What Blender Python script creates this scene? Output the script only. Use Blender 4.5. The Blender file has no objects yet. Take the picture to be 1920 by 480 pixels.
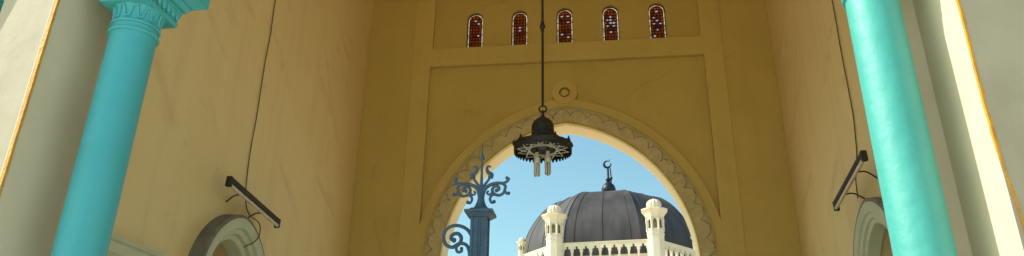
import bpy, bmesh, math, random
from mathutils import Vector, Matrix
random.seed(7)
R = math.radians
scn = bpy.context.scene
col = scn.collection
PI = math.pi

# ------------------------------------------------------------------ materials
def new_mat(name):
    m = bpy.data.materials.new(name); m.use_nodes = True
    nt = m.node_tree; nt.nodes.clear()
    out = nt.nodes.new('ShaderNodeOutputMaterial')
    b = nt.nodes.new('ShaderNodeBsdfPrincipled')
    nt.links.new(b.outputs[0], out.inputs[0])
    return m, nt, b, out

def paint(name, base, dark=None, scale=3.0, rough=0.7, bump=0.15, bscale=40, metal=0.0, streak=None, fine=None,
          spots=None, spec=0.4, contrast=(0.35, 0.7), runs=None, cracks=None):
    """painted / plastered surface: large soft tone changes, optional diagonal veins, small bumps"""
    m, nt, b, out = new_mat(name)
    N, L = nt.nodes, nt.links
    tc = N.new('ShaderNodeTexCoord')
    n1 = N.new('ShaderNodeTexNoise'); n1.inputs['Scale'].default_value = scale; n1.inputs['Detail'].default_value = 8
    n1.inputs['Roughness'].default_value = 0.62
    L.new(tc.outputs['Object'], n1.inputs['Vector'])
    cr = N.new('ShaderNodeValToRGB')
    cr.color_ramp.elements[0].position = contrast[0]; cr.color_ramp.elements[1].position = contrast[1]
    d = dark or tuple(c * 0.8 for c in base)
    cr.color_ramp.elements[0].color = (*d, 1); cr.color_ramp.elements[1].color = (*base, 1)
    L.new(n1.outputs['Fac'], cr.inputs[0])
    last = cr.outputs[0]
    def mixin(fac_socket, colr, amount):
        nonlocal last
        mx = N.new('ShaderNodeMix'); mx.data_type = 'RGBA'
        mul = N.new('ShaderNodeMath'); mul.operation = 'MULTIPLY'; mul.inputs[1].default_value = amount
        L.new(fac_socket, mul.inputs[0]); L.new(mul.outputs[0], mx.inputs['Factor'])
        L.new(last, mx.inputs['A']); mx.inputs['B'].default_value = (*colr, 1)
        last = mx.outputs['Result']
    if streak:
        scl, rot, colr, amt = streak
        mp = N.new('ShaderNodeMapping'); mp.vector_type = 'TEXTURE' if rot[0] else 'POINT'; mp.inputs['Rotation'].default_value = rot; mp.inputs['Scale'].default_value = scl
        L.new(tc.outputs['Object'], mp.inputs['Vector'])
        n2 = N.new('ShaderNodeTexNoise'); n2.inputs['Scale'].default_value = 1.0; n2.inputs['Detail'].default_value = 6
        n2.inputs['Distortion'].default_value = 0.8
        L.new(mp.outputs[0], n2.inputs['Vector'])
        r2 = N.new('ShaderNodeValToRGB'); r2.color_ramp.elements[0].position = 0.56; r2.color_ramp.elements[1].position = 0.74
        L.new(n2.outputs['Fac'], r2.inputs[0])
        mixin(r2.outputs[0], colr, amt)
    if spots:
        scl, thr, colr, amt = spots
        n4 = N.new('ShaderNodeTexNoise'); n4.inputs['Scale'].default_value = scl; n4.inputs['Detail'].default_value = 10
        n4.inputs['Roughness'].default_value = 0.75
        L.new(tc.outputs['Object'], n4.inputs['Vector'])
        r4 = N.new('ShaderNodeValToRGB'); r4.color_ramp.elements[0].position = thr; r4.color_ramp.elements[1].position = thr + 0.08
        L.new(n4.outputs['Fac'], r4.inputs[0])
        mixin(r4.outputs[0], colr, amt)
    if runs:                                    # vertical run-off stains, patchy along their length
        scl, colr, amt, lo = runs
        mp = N.new('ShaderNodeMapping'); mp.inputs['Scale'].default_value = (scl, scl, scl * 0.07)
        L.new(tc.outputs['Object'], mp.inputs['Vector'])
        n5 = N.new('ShaderNodeTexNoise'); n5.inputs['Scale'].default_value = 1.0; n5.inputs['Detail'].default_value = 5; n5.inputs['Roughness'].default_value = 0.6
        L.new(mp.outputs[0], n5.inputs['Vector'])
        r5 = N.new('ShaderNodeValToRGB'); r5.color_ramp.elements[0].position = lo; r5.color_ramp.elements[1].position = lo + 0.22
        L.new(n5.outputs['Fac'], r5.inputs[0])
        n6 = N.new('ShaderNodeTexNoise'); n6.inputs['Scale'].default_value = 0.9; n6.inputs['Detail'].default_value = 3
        L.new(tc.outputs['Object'], n6.inputs['Vector'])
        m6 = N.new('ShaderNodeMath'); m6.operation = 'MULTIPLY'; L.new(r5.outputs[0], m6.inputs[0]); L.new(n6.outputs['Fac'], m6.inputs[1])
        mixin(m6.outputs[0], colr, amt)
    if cracks:                                  # hairline cracks where a slow noise allows them
        scl, colr, amt = cracks
        n7 = N.new('ShaderNodeTexNoise'); n7.inputs['Scale'].default_value = 1.7; n7.inputs['Detail'].default_value = 4
        L.new(tc.outputs['Object'], n7.inputs['Vector'])
        mv = N.new('ShaderNodeMix'); mv.data_type = 'RGBA'; mv.inputs['Factor'].default_value = 0.22
        L.new(tc.outputs['Object'], mv.inputs['A']); L.new(n7.outputs['Color'], mv.inputs['B'])
        vo = N.new('ShaderNodeTexVoronoi'); vo.feature = 'DISTANCE_TO_EDGE'; vo.inputs['Scale'].default_value = scl
        L.new(mv.outputs['Result'], vo.inputs['Vector'])
        lt = N.new('ShaderNodeMath'); lt.operation = 'LESS_THAN'; lt.inputs[1].default_value = 0.008
        L.new(vo.outputs['Distance'], lt.inputs[0])
        r7 = N.new('ShaderNodeValToRGB'); r7.color_ramp.elements[0].position = 0.50; r7.color_ramp.elements[1].position = 0.60
        L.new(n7.outputs['Fac'], r7.inputs[0])
        m7 = N.new('ShaderNodeMath'); m7.operation = 'MULTIPLY'; L.new(lt.outputs[0], m7.inputs[0]); L.new(r7.outputs[0], m7.inputs[1])
        mixin(m7.outputs[0], colr, amt)
    L.new(last, b.inputs['Base Color'])
    b.inputs['Roughness'].default_value = rough; b.inputs['Metallic'].default_value = metal
    b.inputs['Specular IOR Level'].default_value = spec
    n3 = N.new('ShaderNodeTexNoise'); n3.inputs['Scale'].default_value = bscale; n3.inputs['Detail'].default_value = 5
    L.new(tc.outputs['Object'], n3.inputs['Vector'])
    bp = N.new('ShaderNodeBump'); bp.inputs['Strength'].default_value = bump; bp.inputs['Distance'].default_value = 0.02
    L.new(n3.outputs['Fac'], bp.inputs['Height']); L.new(bp.outputs[0], b.inputs['Normal'])
    return m

M = {}
M['end_wall'] = paint('ochre_plaster', (0.63, 0.475, 0.145), (0.565, 0.42, 0.12), 0.9, 0.75, 0.10, 22,
                      spots=(2.6, 0.60, (0.56, 0.39, 0.11), 0.4), runs=(5.0, (0.48, 0.34, 0.11), 0.55, 0.5), cracks=(0.55, (0.36, 0.25, 0.08), 0.22))
M['frame'] = paint('ochre_moulding_plaster', (0.665, 0.505, 0.165), (0.60, 0.45, 0.14), 1.2, 0.75, 0.10, 22,
                      spots=(5, 0.62, (0.52, 0.37, 0.12), 0.45), runs=(6.0, (0.5, 0.36, 0.12), 0.5, 0.5))
M['reveal'] = paint('brightened_reveal_plaster', (0.90, 0.72, 0.44), (0.85, 0.66, 0.39), 1.2, 0.7, 0.08, 25)  # wall plaster lightened in colour for the courtyard light on the reveal
M['side_wall'] = paint('veined_cream_plaster', (0.85, 0.685, 0.37), (0.80, 0.63, 0.325), 0.7, 0.6, 0.06, 14,
                       streak=((0.5, 1.1, 0.34), (R(-33), 0, 0), (0.55, 0.40, 0.21), 0.38),
                       spots=(1.6, 0.58, (0.62, 0.45, 0.22), 0.4), runs=(4.5, (0.52, 0.38, 0.2), 0.4, 0.52))
M['ornament'] = paint('ornament_plaster', (0.72, 0.60, 0.335), (0.58, 0.48, 0.255), 7, 0.75, 0.3, 30,
                      spots=(14, 0.58, (0.33, 0.28, 0.15), 0.6))
M['pale_green'] = paint('pale_green_trim_paint', (0.59, 0.61, 0.46), (0.51, 0.54, 0.39), 4, 0.55, 0.1, 30,
                        spots=(9, 0.63, (0.22, 0.22, 0.16), 0.5))
M['leaf_dirt'] = paint('dirt_in_carving', (0.42, 0.33, 0.17), (0.30, 0.235, 0.12), 9, 0.9, 0.3, 40)
M['grey_dust'] = paint('dusty_grey_trim', (0.26, 0.24, 0.19), (0.16, 0.15, 0.12), 6, 0.85, 0.3, 40)
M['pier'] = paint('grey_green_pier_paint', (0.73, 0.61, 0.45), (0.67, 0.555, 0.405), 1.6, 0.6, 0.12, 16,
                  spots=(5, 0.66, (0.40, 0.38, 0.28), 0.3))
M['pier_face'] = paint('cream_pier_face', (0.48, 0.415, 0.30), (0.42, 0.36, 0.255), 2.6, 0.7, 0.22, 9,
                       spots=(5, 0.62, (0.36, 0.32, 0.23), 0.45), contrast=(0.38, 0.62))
M['pier_strip'] = paint('ochre_edge_paint', (0.80, 0.40, 0.03), (0.55, 0.25, 0.03), 9, 0.6, 0.4, 50,
                        spots=(30, 0.58, (0.16, 0.08, 0.03), 0.7))
M['white_line'] = paint('white_edge_line', (0.85, 0.80, 0.68), (0.7, 0.62, 0.45), 8, 0.7, 0.2, 40)
M['teal'] = paint('turquoise_gloss_paint', (0.050, 0.43, 0.485), (0.040, 0.385, 0.44), 2.2, 0.55, 0.32, 13,
                  spots=(24, 0.69, (0.025, 0.29, 0.34), 0.6), spec=0.7, runs=(16, (0.03, 0.30, 0.33), 0.45, 0.5))  # bluer copy of the column paint, for the columns in shade
M['mint'] = paint('turquoise_paint_sunlit_copy', (0.062, 0.43, 0.375), (0.045, 0.385, 0.345), 2.2, 0.55, 0.32, 13,
                  spots=(24, 0.69, (0.025, 0.30, 0.28), 0.6), spec=0.7, runs=(16, (0.03, 0.30, 0.28), 0.45, 0.5))  # same column paint, greener copy with the sunlit tint put into its colour
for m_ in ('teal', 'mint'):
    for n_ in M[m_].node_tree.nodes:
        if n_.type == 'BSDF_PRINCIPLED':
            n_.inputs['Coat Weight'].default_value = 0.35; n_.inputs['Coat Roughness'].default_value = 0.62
M['teal_rough'] = paint('turquoise_carved_paint', (0.07, 0.48, 0.45), (0.045, 0.36, 0.34), 12, 0.5, 0.55, 36)
M['iron'] = paint('dark_bronze_iron', (0.045, 0.040, 0.030), (0.02, 0.018, 0.015), 20, 0.5, 0.3, 60, metal=0.35)
M['iron_pale'] = paint('pale_metal_lattice', (0.78, 0.76, 0.70), (0.62, 0.60, 0.54), 20, 0.45, 0.1, 60)
M['gate'] = paint('slate_blue_iron_paint', (0.055, 0.105, 0.165), (0.035, 0.07, 0.115), 14, 0.42, 0.15, 40,
                  spots=(40, 0.64, (0.10, 0.13, 0.16), 0.6))
M['bulb'] = paint('frosted_bulb_glass', (0.60, 0.57, 0.48), (0.5, 0.47, 0.38), 10, 0.3, 0.02, 40)
M['bulb_base'] = paint('bulb_base_plastic', (0.72, 0.70, 0.60), (0.6, 0.57, 0.48), 10, 0.45, 0.02, 40)
M['tube'] = paint('fluorescent_tube_glass', (0.72, 0.60, 0.45), (0.55, 0.44, 0.32), 8, 0.3, 0.02, 30)
M['housing'] = paint('grimy_lamp_housing', (0.055, 0.045, 0.035), (0.025, 0.02, 0.016), 14, 0.7, 0.3, 60)
M['cable'] = paint('dark_cable', (0.14, 0.095, 0.04), (0.07, 0.05, 0.025), 10, 0.7, 0.2, 60)
M['recess'] = paint('recess_painted_shade', (0.085, 0.07, 0.042), (0.05, 0.042, 0.028), 2, 0.8, 0.2, 20)  # dark colour stands for the shade inside the side arches
M['white'] = paint('white_painted_stucco', (0.76, 0.66, 0.50), (0.69, 0.59, 0.44), 1.2, 0.75, 0.2, 6,
                   streak=((2.2, 2.2, 0.35), (0, 0, 0), (0.52, 0.47, 0.36), 0.35), runs=(1.6, (0.50, 0.42, 0.30), 0.5, 0.5))
M['niche'] = paint('niche_painted_shade', (0.30, 0.26, 0.19), (0.2, 0.17, 0.12), 2, 0.85, 0.2, 6)  # white stucco darkened in colour to give the niches their shade
M['seam'] = paint('dome_seam_lead', (0.080, 0.070, 0.068), (0.062, 0.055, 0.054), 2, 0.6, 0.2, 6)
M['finial'] = paint('black_finial_metal', (0.03, 0.035, 0.045), (0.02, 0.02, 0.025), 3, 0.4, 0.1, 10, metal=0.4)
M['ceiling'] = paint('ochre_ceiling_plaster', (0.78, 0.60, 0.27), (0.70, 0.52, 0.22), 0.8, 0.8, 0.1, 10)
M['ground'] = paint('pale_stone_paving', (0.78, 0.65, 0.48), (0.70, 0.58, 0.42), 0.6, 0.75, 0.2, 8)
M['wood'] = paint('red_brown_window_wood', (0.07, 0.022, 0.008), (0.035, 0.012, 0.006), 18, 0.6, 0.2, 60)

def dome_mat():
    m, nt, b, out = new_mat('grey_dome_sheet')
    N, L = nt.nodes, nt.links
    tc = N.new('ShaderNodeTexCoord')
    n = N.new('ShaderNodeTexNoise'); n.inputs['Scale'].default_value = 0.35; n.inputs['Detail'].default_value = 9
    mp = N.new('ShaderNodeMapping'); mp.inputs['Scale'].default_value = (2.6, 2.6, 0.55)
    L.new(tc.outputs['Object'], mp.inputs[0]); L.new(mp.outputs[0], n.inputs['Vector'])
    cr = N.new('ShaderNodeValToRGB')
    cr.color_ramp.elements[0].position = 0.3; cr.color_ramp.elements[1].position = 0.72
    cr.color_ramp.elements[0].color = (0.042, 0.038, 0.041, 1); cr.color_ramp.elements[1].color = (0.096, 0.083, 0.080, 1)
    L.new(n.outputs['Fac'], cr.inputs[0])
    # faint sheet joints
    sx = N.new('ShaderNodeSeparateXYZ'); L.new(tc.outputs['Object'], sx.inputs[0])
    md = N.new('ShaderNodeMath'); md.operation = 'PINGPONG'; md.inputs[1].default_value = 0.62
    L.new(sx.outputs['Z'], md.inputs[0])
    lt = N.new('ShaderNodeMath'); lt.operation = 'LESS_THAN'; lt.inputs[1].default_value = 0.035
    L.new(md.outputs[0], lt.inputs[0])
    mu = N.new('ShaderNodeMath'); mu.operation = 'MULTIPLY'; mu.inputs[1].default_value = 0.35
    L.new(lt.outputs[0], mu.inputs[0])
    mx = N.new('ShaderNodeMix'); mx.data_type = 'RGBA'
    L.new(mu.outputs[0], mx.inputs['Factor']); L.new(cr.outputs[0], mx.inputs['A'])
    mx.inputs['B'].default_value = (0.07, 0.065, 0.062, 1)
    L.new(mx.outputs['Result'], b.inputs['Base Color'])
    b.inputs['Roughness'].default_value = 0.6; b.inputs['Specular IOR Level'].default_value = 0.3
    bp = N.new('ShaderNodeBump'); bp.inputs['Strength'].default_value = 0.3; bp.inputs['Distance'].default_value = 0.1
    L.new(n.outputs['Fac'], bp.inputs['Height']); L.new(bp.outputs[0], b.inputs['Normal'])
    return m
M['dome'] = dome_mat()

def lattice_mat():
    """dark wooden lattice filled with small amber panes that let light through"""
    m, nt, b, out = new_mat('amber_lattice')
    N, L = nt.nodes, nt.links
    tc = N.new('ShaderNodeTexCoord'); sx = N.new('ShaderNodeSeparateXYZ'); L.new(tc.outputs['Object'], sx.inputs[0])
    def cell(sock, size):
        a = N.new('ShaderNodeMath'); a.operation = 'PINGPONG'; a.inputs[1].default_value = size / 2
        L.new(sock, a.inputs[0])
        g = N.new('ShaderNodeMath'); g.operation = 'GREATER_THAN'; g.inputs[1].default_value = size * 0.2
        L.new(a.outputs[0], g.inputs[0]); return g.outputs[0]
    mul = N.new('ShaderNodeMath'); mul.operation = 'MULTIPLY'
    L.new(cell(sx.outputs['X'], 0.052), mul.inputs[0]); L.new(cell(sx.outputs['Z'], 0.058), mul.inputs[1])
    nz = N.new('ShaderNodeTexNoise'); nz.inputs['Scale'].default_value = 6; L.new(tc.outputs['Object'], nz.inputs['Vector'])
    cr = N.new('ShaderNodeValToRGB')
    cr.color_ramp.elements[0].position = 0.35; cr.color_ramp.elements[1].position = 0.7
    cr.color_ramp.elements[0].color = (0.30, 0.07, 0.025, 1); cr.color_ramp.elements[1].color = (0.95, 0.36, 0.10, 1)
    L.new(nz.outputs['Fac'], cr.inputs[0])
    tr = N.new('ShaderNodeBsdfTranslucent'); L.new(cr.outputs[0], tr.inputs['Color'])
    mix = N.new('ShaderNodeMixShader')
    b.inputs['Base Color'].default_value = (0.05, 0.016, 0.008, 1); b.inputs['Roughness'].default_value = 0.6
    L.new(mul.outputs[0], mix.inputs[0]); L.new(b.outputs[0], mix.inputs[1]); L.new(tr.outputs[0], mix.inputs[2])
    L.new(mix.outputs[0], out.inputs[0])
    return m
M['lattice'] = lattice_mat()
def daylight_fill():  # pale translucent fill, stands for glaring daylight in the window slits
    m, nt, b, out = new_mat('daylight_fill_translucent')
    N, L = nt.nodes, nt.links
    tc = N.new('ShaderNodeTexCoord'); nz = N.new('ShaderNodeTexNoise'); nz.inputs['Scale'].default_value = 14
    L.new(tc.outputs['Object'], nz.inputs['Vector'])
    cr = N.new('ShaderNodeValToRGB'); cr.color_ramp.elements[0].position = 0.4; cr.color_ramp.elements[1].position = 0.5
    cr.color_ramp.elements[0].color = (0.75, 0.62, 0.45, 1); cr.color_ramp.elements[1].color = (0.98, 0.93, 0.85, 1)
    L.new(nz.outputs['Fac'], cr.inputs[0])
    tr = N.new('ShaderNodeBsdfTranslucent'); L.new(cr.outputs[0], tr.inputs['Color']); L.new(tr.outputs[0], out.inputs[0])
    return m
M['daylight_fill'] = daylight_fill()

# ------------------------------------------------------------------ helpers
def link(name, me, mat, parent=None, smooth=False):
    o = bpy.data.objects.new(name, me); col.objects.link(o)
    if mat is not None and not me.materials: me.materials.append(M[mat] if isinstance(mat, str) else mat)
    if parent is not None: o.parent = parent
    if smooth:
        for p in me.polygons: p.use_smooth = True
    return o

def thing(name, label, cat, loc=(0, 0, 0), rz=0.0, group=None):
    o = bpy.data.objects.new(name, None); col.objects.link(o)
    o.empty_display_size = 0.1
    o.location = loc; o.rotation_euler = (0, 0, rz)
    tag(o, label, cat, group); return o

def tag(o, label, cat, group=None):
    o['label'] = label; o['category'] = cat
    if group: o['group'] = group

class MB:
    """collects shapes into one mesh"""
    def __init__(s): s.v = []; s.f = []
    def add(s, vs, fs):
        k = len(s.v); s.v += [tuple(x) for x in vs]; s.f += [tuple(i + k for i in f) for f in fs]; return s
    def box(s, x0, x1, y0, y1, z0, z1):
        vs = [(x, y, z) for z in (z0, z1) for y in (y0, y1) for x in (x0, x1)]
        return s.add(vs, [(0, 2, 3, 1), (4, 5, 7, 6), (0, 1, 5, 4), (1, 3, 7, 5), (3, 2, 6, 7), (2, 0, 4, 6)])
    def prism(s, pts, z0, z1):
        n = len(pts); vs = [(x, y, z0) for x, y in pts] + [(x, y, z1) for x, y in pts]
        fs = [tuple(range(n))[::-1], tuple(range(n, 2 * n))] + [(i, (i + 1) % n, n + (i + 1) % n, n + i) for i in range(n)]
        return s.add(vs, fs)
    def lathe(s, prof, cx=0, cy=0, n=32, lobes=0, amp=0.0, phase=0.0, zoff=0):
        """prof: list of (r, z) from bottom to top"""
        vs = []; fs = []
        for r, z in prof:
            for i in range(n):
                a = 2 * PI * i / n + phase
                rr = r * (1 + amp * (abs(math.cos(lobes * a / 2)) - 0.6)) if lobes else r
                vs.append((cx + rr * math.cos(a), cy + rr * math.sin(a), z + zoff))
        for k in range(len(prof) - 1):
            for i in range(n):
                j = (i + 1) % n
                fs.append((k * n + i, k * n + j, (k + 1) * n + j, (k + 1) * n + i))
        fs.append(tuple(range(n))[::-1]); m = (len(prof) - 1) * n; fs.append(tuple(range(m, m + n)))
        return s.add(vs, fs)
    def tube(s, pts, rad, n=8, cap=True):
        pts = [Vector(p) for p in pts]; k = len(pts)
        rads = rad if isinstance(rad, (list, tuple)) else [rad] * k
        vs = []; fs = []; up = None
        for i, p in enumerate(pts):
            t = (pts[min(i + 1, k - 1)] - pts[max(i - 1, 0)])
            t = t.normalized() if t.length > 1e-9 else Vector((0, 0, 1))
            if up is None: up = Vector((0, 1, 0)) if abs(t.y) < 0.9 else Vector((1, 0, 0))
            a = t.cross(up).normalized(); b = a.cross(t).normalized(); up = b
            for j in range(n):
                w = 2 * PI * j / n
                vs.append(p + rads[i] * (math.cos(w) * a + math.sin(w) * b))
        for i in range(k - 1):
            for j in range(n):
                q = (j + 1) % n
                fs.append((i * n + j, i * n + q, (i + 1) * n + q, (i + 1) * n + j))
        if cap: fs.append(tuple(range(n))[::-1]); fs.append(tuple(range((k - 1) * n, k * n)))
        return s.add(vs, fs)
    def ball(s, c, r, n=12, sq=(1, 1, 1)):
        vs = []; fs = []; m = max(6, n // 2)
        for i in range(m + 1):
            th = PI * i / m
            for j in range(n):
                a = 2 * PI * j / n
                vs.append((c[0] + r * sq[0] * math.sin(th) * math.cos(a), c[1] + r * sq[1] * math.sin(th) * math.sin(a), c[2] - r * sq[2] * math.cos(th)))
        for i in range(m):
            for j in range(n):
                q = (j + 1) % n
                fs.append((i * n + j, i * n + q, (i + 1) * n + q, (i + 1) * n + j))
        return s.add(vs, fs)
    def build(s, name, mat, parent=None, smooth=False, bevel=0.0, xf=None):
        me = bpy.data.meshes.new(name); vs = s.v
        if xf is not None: vs = [tuple(xf @ Vector(v)) for v in vs]
        me.from_pydata(vs, [], s.f); me.update()
        bm = bmesh.new(); bm.from_mesh(me)
        bmesh.ops.remove_doubles(bm, verts=bm.verts, dist=1e-5)
        bmesh.ops.recalc_face_normals(bm, faces=bm.faces)
        if bevel: bmesh.ops.bevel(bm, geom=[e for e in bm.edges if len(e.link_faces) == 2 and e.calc_face_angle(0) > 0.6], offset=bevel, segments=2, affect='EDGES', profile=0.6)
        bm.to_mesh(me); bm.free()
        o = link(name, me, mat, parent)
        if smooth: shade(o)
        return o

def shade(o, ang=40):
    me = o.data
    for p in me.polygons: p.use_smooth = True
    bm = bmesh.new(); bm.from_mesh(me)
    for e in bm.edges:
        e.smooth = not (len(e.link_faces) == 2 and e.calc_face_angle(0) > R(ang))
    bm.to_mesh(me); bm.free()

def plate_geo(outer, holes, depth):
    """flat plate with holes; 2D points (u, v); returns verts (u, v, w) with w in [0, depth], and faces"""
    cu = bpy.data.curves.new('tmp', 'CURVE'); cu.dimensions = '2D'; cu.fill_mode = 'BOTH'; cu.extrude = depth / 2
    for loop in [outer] + holes:
        sp = cu.splines.new('POLY'); sp.points.add(len(loop) - 1); sp.use_cyclic_u = True
        for p, (u, v) in zip(sp.points, loop): p.co = (u, v, 0, 1)
    ob = bpy.data.objects.new('tmp', cu); col.objects.link(ob)
    dg = bpy.context.evaluated_depsgraph_get(); ev = ob.evaluated_get(dg)
    me = ev.to_mesh()
    vs = [(v.co.x, v.co.y, v.co.z + depth / 2) for v in me.vertices]; fs = [tuple(p.vertices) for p in me.polygons]
    ev.to_mesh_clear(); bpy.data.objects.remove(ob); bpy.data.curves.remove(cu)
    return vs, fs

def plate_xz(outer, holes, y0, y1):
    vs, fs = plate_geo(outer, holes, y1 - y0)
    return [(u, y0 + w, v) for u, v, w in vs], fs
def plate_yz(outer, holes, x0, x1):
    vs, fs = plate_geo(outer, holes, x1 - x0)
    return [(x0 + w, u, v) for u, v, w in vs], fs

def arch_curve(hw, e, z0, off, n=20, base=None):
    """two-centred pointed arch, left foot to right foot, as (x, z)"""
    r = hw + e + off
    a1 = math.acos(-e / r) if True else 0
    # the left arc is struck from (+e, z0): from angle pi to the angle over x=0
    L = [(e + r * math.cos(PI - (PI - a1) * i / n), z0 + r * math.sin(PI - (PI - a1) * i / n)) for i in range(n + 1)]
    # soften the very tip a little
    L[-1] = (0.0, L[-1][1] - 0.004)
    pts = L + [(-x, z) for x, z in L[-2::-1]]
    if base is not None: pts = [(-(hw + off), base)] + pts + [(hw + off, base)]
    return pts

def spline(pts, n=6):
    """Catmull-Rom through the points"""
    P = [Vector(p) for p in pts]; P = [2 * P[0] - P[1]] + P + [2 * P[-1] - P[-2]]; out = []
    for i in range(1, len(P) - 2):
        a, b, c, d = P[i - 1:i + 3]
        for k in range(n):
            t = k / n
            out.append(0.5 * ((2 * b) + (c - a) * t + (2 * a - 5 * b + 4 * c - d) * t * t + (3 * b - a - 3 * c + d) * t ** 3))
    out.append(P[-2]); return out

# ------------------------------------------------------------------ setting: ground
g = MB().add([(-900, -900, 0), (900, -900, 0), (900, 900, 0), (-900, 900, 0)], [(0, 1, 2, 3)]).build('ground', 'ground')
g['kind'] = 'structure'

XL, XR, YB = -3.955, 2.675, 10.80        # inner faces of the side walls, front plane of the end wall
C = -0.622                              # axis of the end wall
HW, E0, Z0 = 1.91, 0.35, 3.95           # its pointed arch
CEIL = 9.5

# ------------------------------------------------------------------ end wall with arch and small lattice windows
end = thing('end_wall', 'ochre plastered end wall pierced by the tall pointed arch and a row of small windows', 'wall', (C, YB, 0))
def A(off, base=0.0, n=26): return arch_curve(HW, E0, Z0, off, n, base)
hwall = XR - C + 0.35
# core of the wall: the arch passes through, a long slot stays open behind the window row
o_ = [(-hwall, 0)] + A(0) + [(hwall, 0), (hwall, CEIL), (-hwall, CEIL)]
slot = [(-2.12, 7.42), (2.12, 7.42), (2.12, 9.2), (-2.12, 9.2)]
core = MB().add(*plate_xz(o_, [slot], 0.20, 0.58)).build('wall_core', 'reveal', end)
# thin wall skin with the five window openings
wins = []
for k in range(5):
    cx = 0.018 + (k - 2) * 0.765
    w2 = 0.138
    wins.append([(cx - w2, 7.612), (cx + w2, 7.612)] + [(cx + w2 * math.cos(PI * i / 12), 8.165 + w2 * math.sin(PI * i / 12)) for i in range(13)])
skin = MB().add(*plate_xz(o_, wins, 0.11, 0.196)).build('wall_skin', 'end_wall', end)
# side strips beyond the pilaster lines
for s in (-1, 1):
    a, b = (2.54, XR - C - 0.003) if s > 0 else (XL - C + 0.003, -2.54)
    MB().box(a, b, 0.050, 0.108, 0, CEIL).build('wall_strip', 'end_wall', end)
# raised framework: pilasters, cross bands and the smooth arch moulding
oc = [p for p in A(0.395, None, 30) if p[1] > 0]
xs = 2.235
spand = [p for p in oc if abs(p[0]) < xs - 0.004]
zs = Z0 + math.sqrt((HW + E0 + 0.395) ** 2 - (xs + E0) ** 2)
spandrel = [(-xs, 7.255), (-xs, zs)] + spand + [(xs, zs), (xs, 7.255)]
upper = [(-2.21, 7.59), (2.21, 7.59), (2.21, 9.3), (-2.21, 9.3)]
fo = [(-2.54, 0)] + A(0.25) + [(2.54, 0), (2.54, CEIL), (-2.54, CEIL)]
frame = MB().add(*plate_xz(fo, [spandrel, upper], 0.028, 0.108)).build('arch_frame', 'frame', end, bevel=0.009)
# carved band of leaves around the opening
def carved_band():
    vs = []; fs = []; nt = 12
    c0 = A(0, 0.0, 150); c1 = A(0.25, 0.0, 150)
    # resample by length of the middle line
    mid = [((a[0] + b[0]) / 2, (a[1] + b[1]) / 2) for a, b in zip(c0, c1)]
    acc = [0]
    for p, q in zip(mid, mid[1:]): acc.append(acc[-1] + math.hypot(q[0] - p[0], q[1] - p[1]))
    tot = acc[-1]; n = 700; k = 0
    for i in range(n + 1):
        s = tot * i / n
        while k < len(acc) - 2 and acc[k + 1] < s: k += 1
        f = (s - acc[k]) / max(1e-9, acc[k + 1] - acc[k])
        P = [c0[k][q] + f * (c0[k + 1][q] - c0[k][q]) for q in (0, 1)]; Q = [c1[k][q] + f * (c1[k + 1][q] - c1[k][q]) for q in (0, 1)]
        per = 0.27
        ph = ((s + per * 0.5) / per) % 1.0
        for j in range(nt + 1):
            t = j / nt
            # overlapping rounded leaves whose tips point outwards
            u = abs(ph - 0.5) * 2
            edge = 0.34 + 0.54 * math.sqrt(max(0, 1 - u * u))
            h = 0.046 * (1 - 0.55 * u * u) * (1 if t < edge else 0.12)
            h *= 0.75 + 0.25 * math.cos(ph * 2 * PI * 3)
            if t < 0.08 or t > 0.93: h = 0.046
            x = P[0] + (Q[0] - P[0]) * t; z = P[1] + (Q[1] - P[1]) * t
            vs.append((x, 0.098 - h, z))
    for i in range(n):
        for j in range(nt):
            a = i * (nt + 1) + j; fs.append((a, a + 1, a + nt + 2, a + nt + 1))
    return MB().add(vs, fs)
carved_band().build('carved_band', 'ornament', end, smooth=True)
def leaf_lines():
    mb = MB(); c0 = A(0, 0.0, 150); c1 = A(0.25, 0.0, 150)
    mid = [((a[0] + b[0]) / 2, (a[1] + b[1]) / 2) for a, b in zip(c0, c1)]
    acc = [0]
    for p, q in zip(mid, mid[1:]): acc.append(acc[-1] + math.hypot(q[0] - p[0], q[1] - p[1]))
    def at(s, t):
        k = 0
        while k < len(acc) - 2 and acc[k + 1] < s: k += 1
        f = (s - acc[k]) / max(1e-9, acc[k + 1] - acc[k])
        P = [c0[k][q] + f * (c0[k + 1][q] - c0[k][q]) for q in (0, 1)]; Q = [c1[k][q] + f * (c1[k + 1][q] - c1[k][q]) for q in (0, 1)]
        return (P[0] + (Q[0] - P[0]) * t, 0.083, P[1] + (Q[1] - P[1]) * t)
    n = int(acc[-1] / 0.27); rnd = random.Random(3)
    for i in range(n):
        c = 0.27 * (i + 1)
        if c + 0.14 > acc[-1]: break
        pts = []
        for j in range(15):
            u = -math.cos(PI * j / 14)
            pts.append(at(c + u * 0.135, 0.35 + 0.54 * math.sqrt(max(0, 1 - u * u))))
        mb.tube(pts, [0.004 + 0.004 * rnd.random() for _ in pts], 5)
    return mb
leaf_lines().build('leaf_outline', 'leaf_dirt', end, smooth=True)
# small bead line between carved band and smooth moulding
bead = MB(); pts = [(x, 0.025, z) for x, z in A(0.262, 0.0, 40)]
bead.tube(pts, 0.011, 6); bead.build('bead_line', 'frame', end, smooth=True)
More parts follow.
